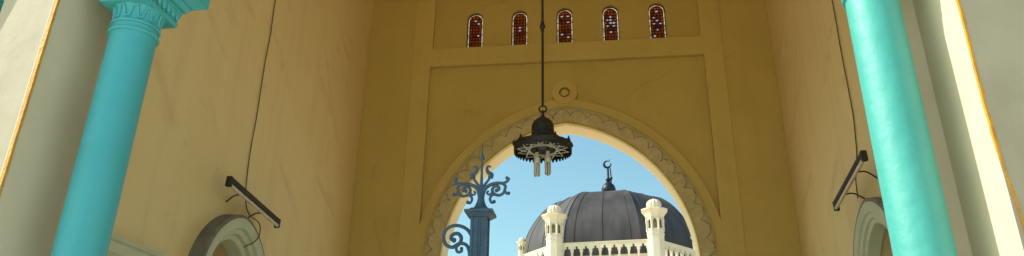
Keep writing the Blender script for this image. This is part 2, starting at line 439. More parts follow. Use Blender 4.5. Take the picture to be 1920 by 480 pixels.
# round boss over the apex
boss = MB()
ring = [(0.205, -0.006), (0.205, 0.05)]
def disc_ring(mb, cz, r0, r1, y0, y1, n=40):
    vs = []; fs = []
    for r, y in ((r0, y1), (r0, y0), (r1, y0), (r1, y1)):
        for i in range(n): vs.append((r * math.cos(2 * PI * i / n), y, cz + r * math.sin(2 * PI * i / n)))
    for k in range(3):
        for i in range(n):
            j = (i + 1) % n; fs.append((k * n + i, k * n + j, (k + 1) * n + j, (k + 1) * n + i))
    mb.add(vs, fs)
disc_ring(boss, 6.68, 0.085, 0.205, 0.014, 0.106)
boss.lathe([(0.001, 0), (0.06, 0.0)], 0, 0, 24) if False else None
vs_ = [(0.062 * math.cos(2 * PI * i / 28), 0.034, 6.68 + 0.062 * math.sin(2 * PI * i / 28)) for i in range(28)] + [(0.062 * math.cos(2 * PI * i / 28), 0.106, 6.68 + 0.062 * math.sin(2 * PI * i / 28)) for i in range(28)]
boss.add(vs_, [tuple(range(28))] + [(i, (i + 1) % 28, 28 + (i + 1) % 28, 28 + i) for i in range(28)])
boss.build('arch_boss', 'frame', end, bevel=0.008)
# lattice windows
for k in range(5):
    cx = 0.018 + (k - 2) * 0.765; z0w = 7.616; w2 = 0.138
    wn = MB()
    # thin timber frame lining the opening
    outl = [(cx - 0.137, z0w), (cx + 0.137, z0w)] + [(cx + 0.137 * math.cos(PI * i / 14), 8.165 + 0.137 * math.sin(PI * i / 14)) for i in range(15)]
    inl = [(cx - 0.127, z0w + 0.012), (cx + 0.127, z0w + 0.012)] + [(cx + 0.127 * math.cos(PI * i / 14), 8.165 + 0.127 * math.sin(PI * i / 14)) for i in range(15)]
    fr = MB().add(*plate_xz(outl, [inl], 0.160, 0.190)).build('lattice_window', 'wood', end)
    # perforated amber lattice, narrower than the frame leaving a slit that the added pale border fills
    rnd = random.Random(40 + k)
    lw = 0.110
    lo = [(-lw, 0.0), (lw, 0.0)] + [(lw * math.cos(PI * i / 14), 8.163 - z0w + lw * math.sin(PI * i / 14)) for i in range(15)]
    holes = []
    used = set()
    for q in range([3, 2, 6, 8, 8][k]):
        ix, iz = rnd.choice([-1, 0, 1]), rnd.randrange(1, 10)
        if (ix, iz) in used: continue
        used.add((ix, iz)); a0 = rnd.uniform(0, 1)
        hx, hz = ix * 0.052 + 0.0, 0.03 + iz * 0.058
        rr = rnd.uniform(0.017, 0.023)
        holes.append([(hx + rr * math.cos(a0 + 2 * PI * i / 5), hz + rr * math.sin(a0 + 2 * PI * i / 5)) for i in range(5)])
    vs, fs = plate_xz(lo, holes, 0.0, 0.012)
    lt = MB().add(vs, fs).build('lattice_panel', 'lattice', fr); lt.location = (cx, 0.168, z0w)
    gb = MB(); g2 = 0.1268
    go = [(cx - g2, z0w + 0.0125), (cx + g2, z0w + 0.0125)] + [(cx + g2 * math.cos(PI * i / 14), 8.165 + g2 * math.sin(PI * i / 14)) for i in range(15)]
    gi = [(cx - 0.109, z0w + 0.014), (cx + 0.109, z0w + 0.014)] + [(cx + 0.109 * math.cos(PI * i / 14), 8.163 + 0.109 * math.sin(PI * i / 14)) for i in range(15)]
    gb.add(*plate_xz(go, [gi], 0.182, 0.186)).build('daylight_border', 'daylight_fill', fr)  # added strip that imitates bright daylight around the lattice
    # iron pegs that hold the lattice in its frame
    pg = MB()
    for zz in (0.10, 0.27, 0.42):
        for s in (-1, 1): pg.box(cx + s * 0.112 - 0.017, cx + s * 0.112 + 0.017, 0.170, 0.176, z0w + zz, z0w + zz + 0.012)
    pg.build('lattice_peg', 'wood', fr)

# ------------------------------------------------------------------ side walls with arched openings
def side_wall(x, s, cyc, apex_z, label, wname):
    """s = +1: the wall faces +X (left wall); s = -1: faces -X"""
    t = thing('side_wall', label, 'wall', (x, cyc, 0), 0, 'side walls')
    hw, e, z0 = 0.50, 0.10, apex_z - 0.585 - 0.02
    hole = [(-hw, 0.9)] + arch_curve(hw, e, z0, 0.0, 16) + [(hw, 0.9)]
    y0, y1 = 3.94 - cyc, YB + 0.106 - cyc
    vs, fs = plate_yz([(y0, 0), (y1, 0), (y1, CEIL), (y0, CEIL)], [hole], 0, 0.42)
    vs = [(-v[0] * s, v[1], v[2]) for v in vs]
    MB().add(vs, fs).build('wall_face', 'side_wall', t)
    # moulded surround swept around the arch: (offset from opening, how far it stands out)
    pk = 1.0 if s > 0 else 0.55
    prof = [(-0.03, -0.10), (0.0, 0.03), (0.042, 0.055), (0.052, 0.095), (0.10, 0.11), (0.112, 0.145), (0.205, 0.16), (0.215, 0.155)]
    def sweep(prof, mat, name):
        vs = []; fs = []; m = len(prof); loops = [arch_curve(hw, e, z0, off, 22, 0.85) for off, p in prof]; n = len(loops[0])
        for i in range(n):
            for j in range(m): vs.append((s * prof[j][1] * (pk if prof[j][1] > 0 else 1), loops[j][i][0], loops[j][i][1]))
        for i in range(n - 1):
            for j in range(m - 1):
                a = i * m + j; fs.append((a, a + 1, a + m + 1, a + m))
        return MB().add(vs, fs).build(name, mat, t, smooth=True)
    sweep(prof, 'pale_green', 'arch_surround')
    sweep([(0.216, 0.155), (0.250, 0.145), (0.256, -0.0)], 'grey_dust', 'surround_edge')
    # dark panel closing the opening, the shade behind put into its colour
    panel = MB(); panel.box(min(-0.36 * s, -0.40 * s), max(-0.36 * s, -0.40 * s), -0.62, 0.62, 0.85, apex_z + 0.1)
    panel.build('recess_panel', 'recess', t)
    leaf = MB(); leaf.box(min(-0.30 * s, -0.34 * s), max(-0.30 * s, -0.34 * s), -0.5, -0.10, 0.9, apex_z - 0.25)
    leaf.build('dark_board', 'housing', t)  # board added for the black, shaded part of the opening
    # stepped impost moulding running along the wall
    dz = -0.05 if s > 0 else 0
    cp = [(0.0, 2.72), (0.05, 2.72), (0.06, 2.80), (0.10, 2.82), (0.10, 2.90), (0.14, 2.93), (0.15, 3.00), (0.175, 3.015), (0.175, 3.045), (0.0, 3.06)]
    ya, yb = 3.95 - cyc, 6.02 - cyc
    vs = [(s * (0.001 + p), y, z + dz) for y in (ya, yb) for p, z in cp]; m = len(cp)
    fs = [(i, i + 1, m + i + 1, m + i) for i in range(m - 1)] + [tuple(range(m)), tuple(range(m, 2 * m))]
    MB().add(vs, fs).build('impost_moulding', 'pale_green', t)
    # plinth
    a, b = (0.001, 0.04)
    MB().box(min(s * a, s * b), max(s * a, s * b), y0, y1, 0.0, 0.45).build('plinth', 'grey_dust', t)
    return t
side_wall(XL, 1, 7.28, 3.485, 'veined cream side wall behind the turquoise column with the full carved capital', 'left')
side_wall(XR, -1, 7.74, 3.65, 'cream side wall behind the sunlit mint side of the right hand column', 'right')

# ceiling and portal wall above the frame
MB().box(XL - 0.5, XR + 0.5, 3.5, YB + 0.6, CEIL + 0.002, CEIL + 0.3).build('ceiling', 'ceiling')['kind'] = 'structure'

# ------------------------------------------------------------------ portal piers, columns, portal arch
cxp = -0.69
def pier(s, label):
    """s = -1 left, +1 right"""
    t = thing('portal_pier', label, 'pier', (-3.07 if s < 0 else 1.68, 3.29 if s < 0 else 3.278, 0), 0, 'piers flanking the doorway')
    w = 0.50 if s < 0 else 1.25
    th = R(15)
    # local coordinates mirrored by s: +u points away from the doorway
    P = lambda u, y: (s * u, y)
    B = (w * math.cos(th), w * math.sin(th))
    inner = -0.20 if s < 0 else -0.19
    dn = 0.50 if s < 0 else 0.46
    jamb = [P(0.012, 0.012), P(0.012, dn), P(inner, dn), P(inner, 0.64), P(B[0] - 0.02, 0.64), P(B[0] - 0.02, B[1] + 0.0105)]
    if s < 0: jamb = jamb[::-1]
    MB().prism(jamb, 0, 4.3).build('jamb', 'pier', t)
    # the outer face is a skin of its own, turned away from the doorway
    n = (-math.sin(th), math.cos(th))
    f = [P(0.004, 0.0), P(*B), P(B[0] - 0.008 * n[0] - 0.002, B[1] + 0.008), P(0.010, 0.0105)]
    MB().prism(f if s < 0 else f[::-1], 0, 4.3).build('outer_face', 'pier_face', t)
    # ochre painted strip along the corner
    rnd = random.Random(5 if s < 0 else 9)
    vs = []; fs = []; k = 90
    for i in range(k + 1):
        z = 4.3 * i / k
        wob = 0.002 * math.sin(z * 3.1) + 0.0015 * rnd.uniform(-1, 1)
        if s > 0: wob += 0.022 * math.exp(-((z - 2.35) / 0.28) ** 2) - 0.006 * math.exp(-((z - 3.0) / 0.3) ** 2)
        wd = (0.026 if s < 0 else 0.014) * (1 + 0.3 * rnd.uniform(-1, 1) * (s > 0))
        a, b = 0.006 + wob, 0.006 + wob + wd
        for u, d in ((a, -0.004), (a, 0.004 + 0.01), (b, -0.004), (b, 0.01)):
            # strip lies on the outer face, close to its edge
            x = u * math.cos(th) + d * math.sin(th) * 0; y = u * math.sin(th) + d
            vs.append((s * x, y, z))
    for i in range(k):
        a = i * 4; b = a + 4
        fs += [(a, a + 2, b + 2, b), (a + 1, a, b, b + 1), (a + 2, a + 3, b + 3, b + 2)]
    MB().add(vs, fs).build('edge_strip', 'pier_strip', t)
    if s < 0:
        vs = [];
        a, b = 0.0345, 0.040
        for z in (0, 4.3):
            for u, d in ((a, -0.003), (b, -0.003), (b, 0.01), (a, 0.01)): vs.append((s * u * math.cos(th), u * math.sin(th) + d, z))
        MB().add(vs, [(0, 1, 5, 4), (1, 2, 6, 5), (3, 0, 4, 7), (4, 5, 6, 7), (3, 2, 1, 0)]).build('white_edge_line', 'white_line', t)
    return t
pier(-1, 'pale plaster pier at the left edge with a straight ochre line down its corner')
pier(1, 'right edge pier with a bright sunlit inner side and ragged brown corner strip')

# unseen wall over the doorway, its arch made tall to let light in
pw = thing('portal_wall', 'unseen plastered wall carried by the two piers above the doorway', 'wall', (cxp, 3.80, 4.3))
op = [(-2.2, 0.003)] + [(x, z) for x, z in arch_curve(2.2, 3.0, 0.05, 0.0, 20)] + [(2.2, 0.003)]
MB().add(*plate_xz([(-3.4, 0.003)] + op + [(3.6, 0.003), (3.6, CEIL - 4.302), (-3.4, CEIL - 4.302)], [], 0.0, 0.13)).build('wall_face', 'pier', pw)

def column(x, y, label, cat='column', grp='turquoise columns', pm='teal'):
    t = thing('column', label, cat, (x, y, 0), 0, grp)
    r = 0.128
    MB().lathe([(0.130, 0.40), (0.131, 1.4), (0.129, 2.6), (r, 3.758)], n=64).build('shaft', pm, t, smooth=True)
    MB().box(-0.20, 0.20, -0.20, 0.20, 0, 0.24).lathe([(0.19, 0.24), (0.195, 0.28), (0.17, 0.32), (0.155, 0.35), (0.15, 0.40)], n=48).build('column_base', pm, t, smooth=True)
    # two rings
    def torus_prof(z, rr, h): return [(r - 0.01, z - h)] + [(rr - 0.012 + 0.012 * math.cos(a), z + h * math.sin(a)) for a in [-1.4, -0.9, -0.4, 0, 0.4, 0.9, 1.4]] + [(r - 0.01, z + h)]
    MB().lathe(torus_prof(3.770, 0.143, 0.012), n=64).build('neck_ring', pm, t, smooth=True)
    MB().lathe([(r, 3.782), (0.127, 3.80), (0.128, 3.812)], n=64).build('necking', pm, t, smooth=True)
    MB().lathe(torus_prof(3.823, 0.140, 0.010), n=64).build('neck_ring', pm, t, smooth=True)
    # capital with a row of tongue leaves
    cap = MB().lathe([(0.124, 3.833), (0.124, 3.86), (0.129, 3.895), (0.137, 3.918), (0.142, 3.931)], n=64).build('capital', pm, t, smooth=True)
    tg = MB(); nl = 11
    def rad(z):
        pr = [(0.124, 3.833), (0.124, 3.86), (0.129, 3.895), (0.137, 3.918), (0.142, 3.931)]
        for (a, za), (b, zb) in zip(pr, pr[1:]):
            if za <= z <= zb: return a + (b - a) * (z - za) / (zb - za)
        return 0.142
    path = []; q = 6
    for i in range(nl):
        for kk in range(2):                     # one wave: down, across, up, across
            base_ang = 2 * PI * (i + kk * 0.5) / nl
            zlo, zhi = 3.850, 3.918
            for m_ in range(12):
                f = m_ / 12; ang = base_ang + 2 * PI * 0.5 / nl * (0.5 - 0.5 * math.cos(PI * f)) if False else base_ang + 2 * PI * 0.5 / nl * f
                ph = f
                z = (zhi if kk == 0 else zlo) + ((zlo - zhi) if kk == 0 else (zhi - zlo)) * (0.5 - 0.5 * math.cos(PI * min(1, max(0, (ph - 0.25) * 2))))
                rr = rad(z) + 0.003
                path.append((rr * math.cos(ang), rr * math.sin(ang), z))
    path.append(path[0])
    tg.tube(path, 0.0085, 6).build('tongue_relief', pm, cap, smooth=True)
    # small abacus, carved middle block and wider top slab
    ab = MB()
    def frust(mb, z0, z1, h0, h1):
        vs = [(-h0[0], h0[1], z0), (h0[2], h0[1], z0), (h0[2], h0[3], z0), (-h0[0], h0[3], z0), (-h1[0], h1[1], z1), (h1[2], h1[1], z1), (h1[2], h1[3], z1), (-h1[0], h1[3], z1)]
        mb.add(vs, [(3, 2, 1, 0), (4, 5, 6, 7), (0, 1, 5, 4), (1, 2, 6, 5), (2, 3, 7, 6), (3, 0, 4, 7)])
    frust(ab, 3.931, 3.958, (0.155, -0.165, 0.135, 0.185), (0.160, -0.170, 0.140, 0.190))
    ab.build('abacus', pm, t, bevel=0.004)
    cb = MB(); frust(cb, 3.960, 4.05, (0.150, -0.160, 0.130, 0.180), (0.165, -0.175, 0.150, 0.200))
    cb.build('carved_block', 'teal_rough', t)
    # rows of little leaves on the block
    lv = MB()
    for i in range(7):
        yy = -0.14 + i * 0.05
        for sx, xx in ((1, 0.143), (-1, -0.160)):
            lv.ball((xx, yy, 4.004), 0.022, 8, (0.5, 0.9, 1.7))
        lv.ball((-0.135 + i * 0.041, -0.169, 4.004), 0.022, 8, (0.8, 0.5, 1.7))
    lv.build('leaf_row', pm, t, smooth=True)
    sl = MB(); frust(sl, 4.052, 4.085, (0.18, -0.19, 0.165, 0.215), (0.20, -0.21, 0.185, 0.235)); frust(sl, 4.087, 4.13, (0.20, -0.21, 0.19, 0.24), (0.22, -0.23, 0.25, 0.30))
    frust(sl, 4.132, 4.298, (0.22, -0.23, 0.25, 0.30), (0.22, -0.23, 0.25, 0.30))
    sl.build('impost_block', pm, t, bevel=0.004)
    return t
column(-2.784, 3.60, 'turquoise column on the left in shade with its ringed neck and carved capital in view')
column(1.4255, 3.60, 'turquoise column on the right, its left side lit by the sun, tinted mint in the paint', pm='mint')
# a corner shaft beyond the left pier, only a sliver of it in view
column(-3.865, 3.60, 'dim blue sliver of a column beyond the pier in the top left corner')

# ------------------------------------------------------------------ fluorescent lamps and cables
def lamp(p0, p1, s, label, wallx):
    """p0 near end, p1 far end; s = direction away from the wall"""
    p0 = Vector(p0); p1 = Vector(p1); L = (p1 - p0).length; d = (p1 - p0).normalized()
    t = thing('fluorescent_lamp', label, 'lamp', tuple((p0 + p1) / 2), 0, 'fluorescent lamps on the side walls')
    mid = (p0 + p1) / 2
    up = Vector((0, 0, 1)); side = Vector((s, 0, 0)); nrm = d.cross(side).normalized()
    if nrm.z < 0: nrm = -nrm
    def bx(a0, a1, b0, b1, c0, c1):
        vs = [d * a + side * b + nrm * c for c in (c0, c1) for b in (b0, b1) for a in (a0, a1)]
        return vs, [(0, 2, 3, 1), (4, 5, 7, 6), (0, 1, 5, 4), (1, 3, 7, 5), (3, 2, 6, 7), (2, 0, 4, 6)]
    h = L / 2
    MB().add(*bx(-h, h, -0.03, 0.03, 0.0, 0.058)).build('housing', 'housing', t, bevel=0.006)
    for e in (-1, 1):
        MB().add(*bx(e * h - 0.022, e * h + 0.022, -0.028, 0.028, -0.04, 0.064)).build('end_cap', 'housing', t, bevel=0.005)
    MB().tube([-d * (h - 0.023) - nrm * 0.022 + side * 0.012, d * (h - 0.023) - nrm * 0.022 + side * 0.012], 0.019, 14).build('tube', 'tube', t, smooth=True)
    for q in (-0.45, 0.45):
        a = d * (q * h); w = Vector((wallx - mid.x, a.y * 0.9, a.z - 0.06))
        pts = spline([a + side * -0.01, a + (w - a) * 0.5 + Vector((0, 0, 0.035)), w], 5)
        MB().tube(pts, 0.008, 8).build('bracket', 'housing', t, smooth=True)
    return t
lamp((XL + 0.20, 6.715, 3.905), (XL + 0.20, 7.917, 3.80), 1, 'fluorescent tube lamp above the pale arch on the left wall', XL + 0.001)
lamp((XR - 0.20, 7.165, 4.14), (XR - 0.20, 8.278, 3.965), -1, 'fluorescent tube lamp fixed above the arch beside the right hand column', XR - 0.001)

def cable(pts, label, r=0.0065):
    o = MB().tube(spline(pts, 6), r, 6).build('electric_cable', 'cable', None, smooth=True); tag(o, label, 'cable', 'cables on the side walls'); return o
xl = XL + 0.013; xr = XR - 0.013
cable([(xl, 7.38, 9.4), (xl, 7.40, 7.6), (xl, 7.385, 6.45), (xl, 7.402, 6.0), (xl, 7.385, 5.55), (xl, 7.398, 4.95), (xl, 7.385, 4.5), (xl + 0.005, 7.41, 4.10), (xl + 0.06, 7.38, 3.86), (xl + 0.15, 7.33, 3.73)],
      'thin dark cable running up the left wall from the lamp')
cable([(xr, 7.86, 9.4), (xr, 7.82, 7.6), (xr, 7.795, 6.3), (xr, 7.812, 5.6), (xr, 7.80, 4.9), (xr, 7.86, 4.6), (xr, 7.92, 4.42), (xr - 0.06, 7.90, 4.15), (xr - 0.09, 7.84, 3.93)],
      'thin dark cable running up the right wall beside the mint column')
cable([(XL + 0.158, 7.33, 3.735), (XL + 0.19, 7.50, 3.70), (XL + 0.185, 7.56, 3.60), (XL + 0.155, 7.54, 3.51), (XL + 0.08, 7.46, 3.43)],
      'loose wire drooping over the pale arch surround on the left', 0.006)

# ------------------------------------------------------------------ hanging lantern
LX, LY = -0.609, 6.80
lan = thing('hanging_lantern', 'dark iron lantern hanging on a long rod in front of the arch', 'lantern', (LX, LY, 4.2))
z_ = lambda z: z - 4.2
MB().tube([(0, 0, z_(4.64)), (0, 0, z_(CEIL))], 0.013, 8).build('rod', 'iron', lan)
MB().lathe([(0.012, 5.50), (0.020, 5.51), (0.016, 5.53), (0.028, 5.545), (0.032, 5.56), (0.028, 5.58), (0.016, 5.59), (0.022, 5.605), (0.018, 5.62), (0.012, 5.63)], n=16, zoff=-4.2).build('rod_knop', 'iron', lan, smooth=True)
hk = MB(); hk.tube([(0.036 * math.cos(R(100 + 17 * i)), 0.0, z_(4.615) + 0.036 * math.sin(R(100 + 17 * i))) for i in range(21)], 0.009, 8)
hk.build('hook', 'iron', lan, smooth=True)
MB().lathe([(0.118, 4.31), (0.118, 4.33), (0.112, 4.34), (0.112, 4.40), (0.108, 4.44), (0.092, 4.475), (0.066, 4.50), (0.036, 4.518), (0.020, 4.535), (0.014, 4.56), (0.012, 4.60)], n=40, zoff=-4.2).build('bell', 'iron', lan, smooth=True)
# crown: hoop with toothed lower edge and leaf crests
hoop = MB(); n = 48; vs = []; fs = []
for r0, z in ((0.272, 4.165), (0.284, 4.17), (0.284, 4.218), (0.290, 4.228), (0.276, 4.228), (0.272, 4.215)):
    for i in range(n): vs.append((r0 * math.cos(2 * PI * i / n), r0 * math.sin(2 * PI * i / n), z_(z)))
for k in range(6):
    for i in range(n):
        j = (i + 1) % n; k2 = (k + 1) % 6; fs.append((k * n + i, k * n + j, k2 * n + j, k2 * n + i))
hoop.add(vs, fs); hp = hoop.build('hoop', 'iron', lan, smooth=True)
teeth = MB()
for i in range(44):
    a = 2 * PI * i / 44; c, s = math.cos(a), math.sin(a); w = 0.014
    pts = []
    for rr in (0.272, 0.282):
        pts += [(rr * c - w * s, rr * s + w * c, z_(4.168)), (rr * c + w * s, rr * s - w * c, z_(4.168)), (rr * c + w * 0.6 * s, rr * s - w * 0.6 * c, z_(4.148)), (rr * c, rr * s, z_(4.138)), (rr * c - w * 0.6 * s, rr * s + w * 0.6 * c, z_(4.148))]
    teeth.add(pts, [(0, 1, 2, 3, 4), (9, 8, 7, 6, 5), (0, 5, 6, 1), (1, 6, 7, 2), (2, 7, 8, 3), (3, 8, 9, 4), (4, 9, 5, 0)])
teeth.build('tooth_fringe', 'iron', hp)
for i in range(10):
    cr = MB()
    a = 2 * PI * i / 10 + 0.2; c, s = math.cos(a), math.sin(a)
    for q, (dz, rr) in enumerate(((0.008, 0.016), (0.026, 0.011), (0.040, 0.006))):
        cr.ball((0.285 * c, 0.285 * s, z_(4.228) + dz), rr, 8, (1, 1, 1.1))
    for s2 in (-1, 1):
        cr.ball((0.285 * math.cos(a + s2 * 0.085), 0.285 * math.sin(a + s2 * 0.085), z_(4.229)), 0.010, 8)
    cr.build('crest', 'iron', hp, smooth=True)
# upper plate and star lattice below it
MB().lathe([(0.271, 4.206), (0.271, 4.212), (0.115, 4.305), (0.02, 4.309)], n=40, zoff=-4.2).build('cover_plate', 'iron', lan, smooth=True)
star = MB(); n = 12; ro = 0.262
P = [(ro * math.cos(2 * PI * (i + 0.5) / n), ro * math.sin(2 * PI * (i + 0.5) / n)) for i in range(n)]
def bar(mb, a, b, z, w, h):
    a = Vector((a[0], a[1], z)); b = Vector((b[0], b[1], z)); d = (b - a).normalized(); q = Vector((-d.y, d.x, 0)) * w; u = Vector((0, 0, h))
    vs = [a - q, a + q, b + q, b - q, a - q + u, a + q + u, b + q + u, b - q + u]
    mb.add(vs, [(3, 2, 1, 0), (4, 5, 6, 7), (0, 1, 5, 4), (1, 2, 6, 5), (2, 3, 7, 6), (3, 0, 4, 7)])
for i in range(n): bar(star, P[i], P[(i + 5) % n] if False else P[(i + 4) % n], z_(4.172) + 0.0035 * (i % 2), 0.0055, 0.003)
star.build('star_lattice', 'iron_pale', lan)
for i, (bx_, by_) in enumerate(((-0.062, 0.05), (0.046, 0.02))):
    b = MB().lathe([(0.010, 4.15), (0.030, 4.15), (0.032, 4.16), (0.032, 4.20), (0.026, 4.215), (0.018, 4.22), (0.018, 4.262)], bx_, by_, 20, zoff=-4.2 - 0.09).build('bulb', 'bulb_base', lan, smooth=True)
    gl = MB()
    for q in range(3):
        a = 2 * PI * q / 3 + 0.5 + i; dx, dy = 0.020 * math.cos(a), 0.020 * math.sin(a); ex, ey = 0.011 * math.cos(a + 1.57), 0.011 * math.sin(a + 1.57)
        c0 = Vector((bx_ + dx, by_ + dy, 0))
        pts = [c0 + Vector((ex, ey, z_(4.061)))] + [c0 + Vector((ex * math.cos(w), ey * math.cos(w), z_(3.945) - 0.012 * math.sin(w))) for w in (0, 0.5, 1.0, 1.57, 2.1, 2.6, PI)] + [c0 + Vector((-ex, -ey, z_(4.061)))]
        gl.tube(pts, 0.0085, 10)
    gl.build('bulb_tube', 'bulb', b, smooth=True)
    MB().tube([(bx_, by_, z_(4.15)), (bx_, by_, z_(4.27))], 0.010, 8).build('socket', 'iron', lan)

# ------------------------------------------------------------------ iron gate post with scrolls
GX, GY = -0.780, 4.40
gp = thing('gate_post', 'slate blue iron post with scrolled finial standing before the arch', 'post', (GX, GY, 0))
k_ = 0.001446
def zz(y): return 2.88 + (290 - y) * k_
def strokes(lst, name, mirror, base=0.0065, parent=gp):
    mb = MB()
    for pts, r0, r1, blob in lst:
        P = spline([((-1 if mirror else 1) * x * k_, 0, zz(y)) for x, y in pts], 5); n = len(P)
        mb.tube(P, [1.12 * (r0 + (r1 - r0) * i / (n - 1)) * k_ for i in range(n)], 8)
        if blob: mb.ball(P[-1], 1.1 * blob * k_, 10)
    return mb.build(name, 'gate', parent, smooth=True)
MB().box(-0.046, 0.046, -0.046, 0.046, 0.25, zz(322)).build('pillar', 'gate', gp, bevel=0.003)
mbp = MB()
for sx in (-1, 1):
    for sy in (-1, 1):
        mbp.box(*sorted((sx * 0.036, sx * 0.052)), *sorted((sy * 0.036, sy * 0.052)), 0.25, zz(322))
    mbp.box(*sorted((sx * 0.004, sx * 0.012)), -0.051, -0.0465, 0.25, zz(330))
mbp.build('pillar_rib', 'gate', gp, bevel=0.002)
MB().box(-0.075, 0.075, -0.075, 0.075, 0.0, 0.25).build('pillar_base', 'gate', gp, bevel=0.01)
cp = MB()
def fr(mb, z0, z1, a, b):
    vs = [(-a, -a, z0), (a, -a, z0), (a, a, z0), (-a, a, z0), (-b, -b, z1), (b, -b, z1), (b, b, z1), (-b, b, z1)]
    mb.add(vs, [(3, 2, 1, 0), (4, 5, 6, 7), (0, 1, 5, 4), (1, 2, 6, 5), (2, 3, 7, 6), (3, 0, 4, 7)])
fr(cp, zz(323), zz(308), 0.056, 0.080); fr(cp, zz(307.5), zz(296), 0.086, 0.088); fr(cp, zz(295.5), zz(283), 0.070, 0.050)
cp.build('post_cap', 'gate', gp, bevel=0.002)
tr = MB().lathe([(r * k_, zz(y)) for r, y in ((36, 283), (30, 276), (22, 262), (16, 245), (12, 222), (11, 205), (9, 190), (6.5, 170), (5.5, 120), (4.5, 70), (5, 62), (10, 56), (11, 50), (8, 43), (3.5, 38), (2.5, 12), (1.2, -18))], n=20).build('spire', 'gate', gp, smooth=True)
side_scroll = [
    ([(4, 235), (9, 208), (20, 187), (42, 173), (70, 167), (95, 168), (112, 160), (119, 149), (111, 145)], 9, 4.5, 7),
    ([(92, 169), (105, 182), (103, 200), (109, 214), (119, 214)], 6, 4.5, 7.5),
    ([(104, 188), (98, 210), (80, 222), (58, 216), (48, 200), (55, 184), (70, 181), (77, 193), (67, 200)], 5.5, 7, 8),
    ([(60, 217), (46, 222), (39, 238), (47, 254), (57, 250)], 5.5, 4.5, 7.5),
    ([(48, 210), (36, 218), (25, 211), (29, 204)], 5, 3.5, 5)]
bud = [([(3, 205), (11, 178), (26, 158), (38, 138)], 5.5, 5, 0),
       ([(38, 142), (42, 128), (34, 122), (25, 112), (22, 98), (28, 88), (36, 91)], 11, 3.2, 4.5)]
for mir in (False, True):
    strokes(side_scroll, 'scroll', mir)
    strokes(bud, 'leaf_bud', mir)
ax = 182
br = [([(x - ax, y) for x, y in ((150, 402), (128, 370), (95, 353), (60, 353), (33, 373), (27, 405), (40, 433), (68, 444), (96, 430), (103, 404), (88, 386), (66, 390), (60, 406), (72, 414))], 6.5, 7.5, 10),
      ([(x - ax, y) for x, y in ((70, 443), (96, 428), (124, 434), (138, 458), (142, 490), (140, 540))], 6, 7, 0),
      ([(x - ax, y) for x, y in ((124, 434), (100, 430), (84, 446), (90, 464), (106, 462), (106, 450))], 5, 6, 7)]
strokes(br, 'bracket_scroll', False)

# ------------------------------------------------------------------ mosque seen through the arch
mq = thing('mosque', 'white mosque with a broad dark grey dome framed by the arch', 'mosque', (0.125, 69.9, 0), R(-3.0))
foot = [(-4.1, -9.58), (4.1, -10.22), (7.5, -5.7), (8.8, -2.5), (8.8, 2.5), (7.5, 5.7), (4.1, 9.9), (-4.1, 9.9), (-7.5, 5.7), (-8.8, 2.5), (-8.8, -2.5), (-7.5, -5.7)]
def scale_poly(p, d):
    return [(x * (1 + d), y * (1 + d)) for x, y in p]
body = MB().prism(foot, 0.0, 13.2).build('wall', 'white', mq)
MB().prism(scale_poly(foot, 0.05), 13.2, 13.6).build('cornice', 'white', mq, bevel=0.03)
MB().prism(scale_poly(foot, -0.09), 13.602, 15.4).build('drum', 'white', mq)
ZT = 16.32
def keyhole(cx, w, z0, z1):
    h = z1 - z0
    half = [(w / 2, z0), (w / 2, z0 + h * 0.67), (w * 0.46, z0 + h * 0.75), (w * 0.38, z0 + h * 0.81), (w * 0.44, z0 + h * 0.83), (w * 0.40, z0 + h * 0.875), (w * 0.17, z0 + h * 0.89),
            (w * 0.11, z0 + h * 0.915), (w * 0.18, z0 + h * 0.95), (w * 0.13, z0 + h * 0.988), (0, z0 + h)]
    return [(cx + x, z) for x, z in half] + [(cx - x, z) for x, z in half[-2::-1]]
def parapet(a, b, n, parent, pierced=True):
    a = Vector((*a, 0)); b = Vector((*b, 0)); L = (b - a).length; d = (b - a) / L; nrm = Vector((d.y, -d.x, 0))
    i0 = 0.66
    holes = []
    if pierced:
        st = (L - 2 * i0) / n
        holes = [keyhole(i0 + st * (i + 0.5), st * 0.80, 14.2, 16.03) for i in range(n)]
    vs, fs = plate_geo([(0.3, 13.602), (L - 0.3, 13.602), (L - 0.3, ZT - 0.07), (0.3, ZT - 0.07)], holes, 0.22)
    W = [a + d * u + Vector((0, 0, v)) - nrm * w for u, v, w in vs]
    pp = MB().add(W, fs).build('parapet', 'white', parent)
    cpm = MB()
    vs = [a + d * u + Vector((0, 0, z)) - nrm * w for z in (ZT - 0.068, ZT) for u, w in ((0.3, -0.05), (L - 0.3, -0.05), (L - 0.3, 0.27), (0.3, 0.27))]
    cpm.add(vs, [(3, 2, 1, 0), (4, 5, 6, 7), (0, 1, 5, 4), (1, 2, 6, 5), (2, 3, 7, 6), (3, 0, 4, 7)]).build('coping', 'white', pp)
    return pp
fc = len(foot)
for i in range(fc):
    a, b = foot[i], foot[(i + 1) % fc]
    L = math.dist(a, b)
    parapet(a, b, 9 if i == 0 else max(3, int(round(L / 0.86)) - 1), mq, True if i in (0, 1, 2, 10, 11, 5, 7) else False)
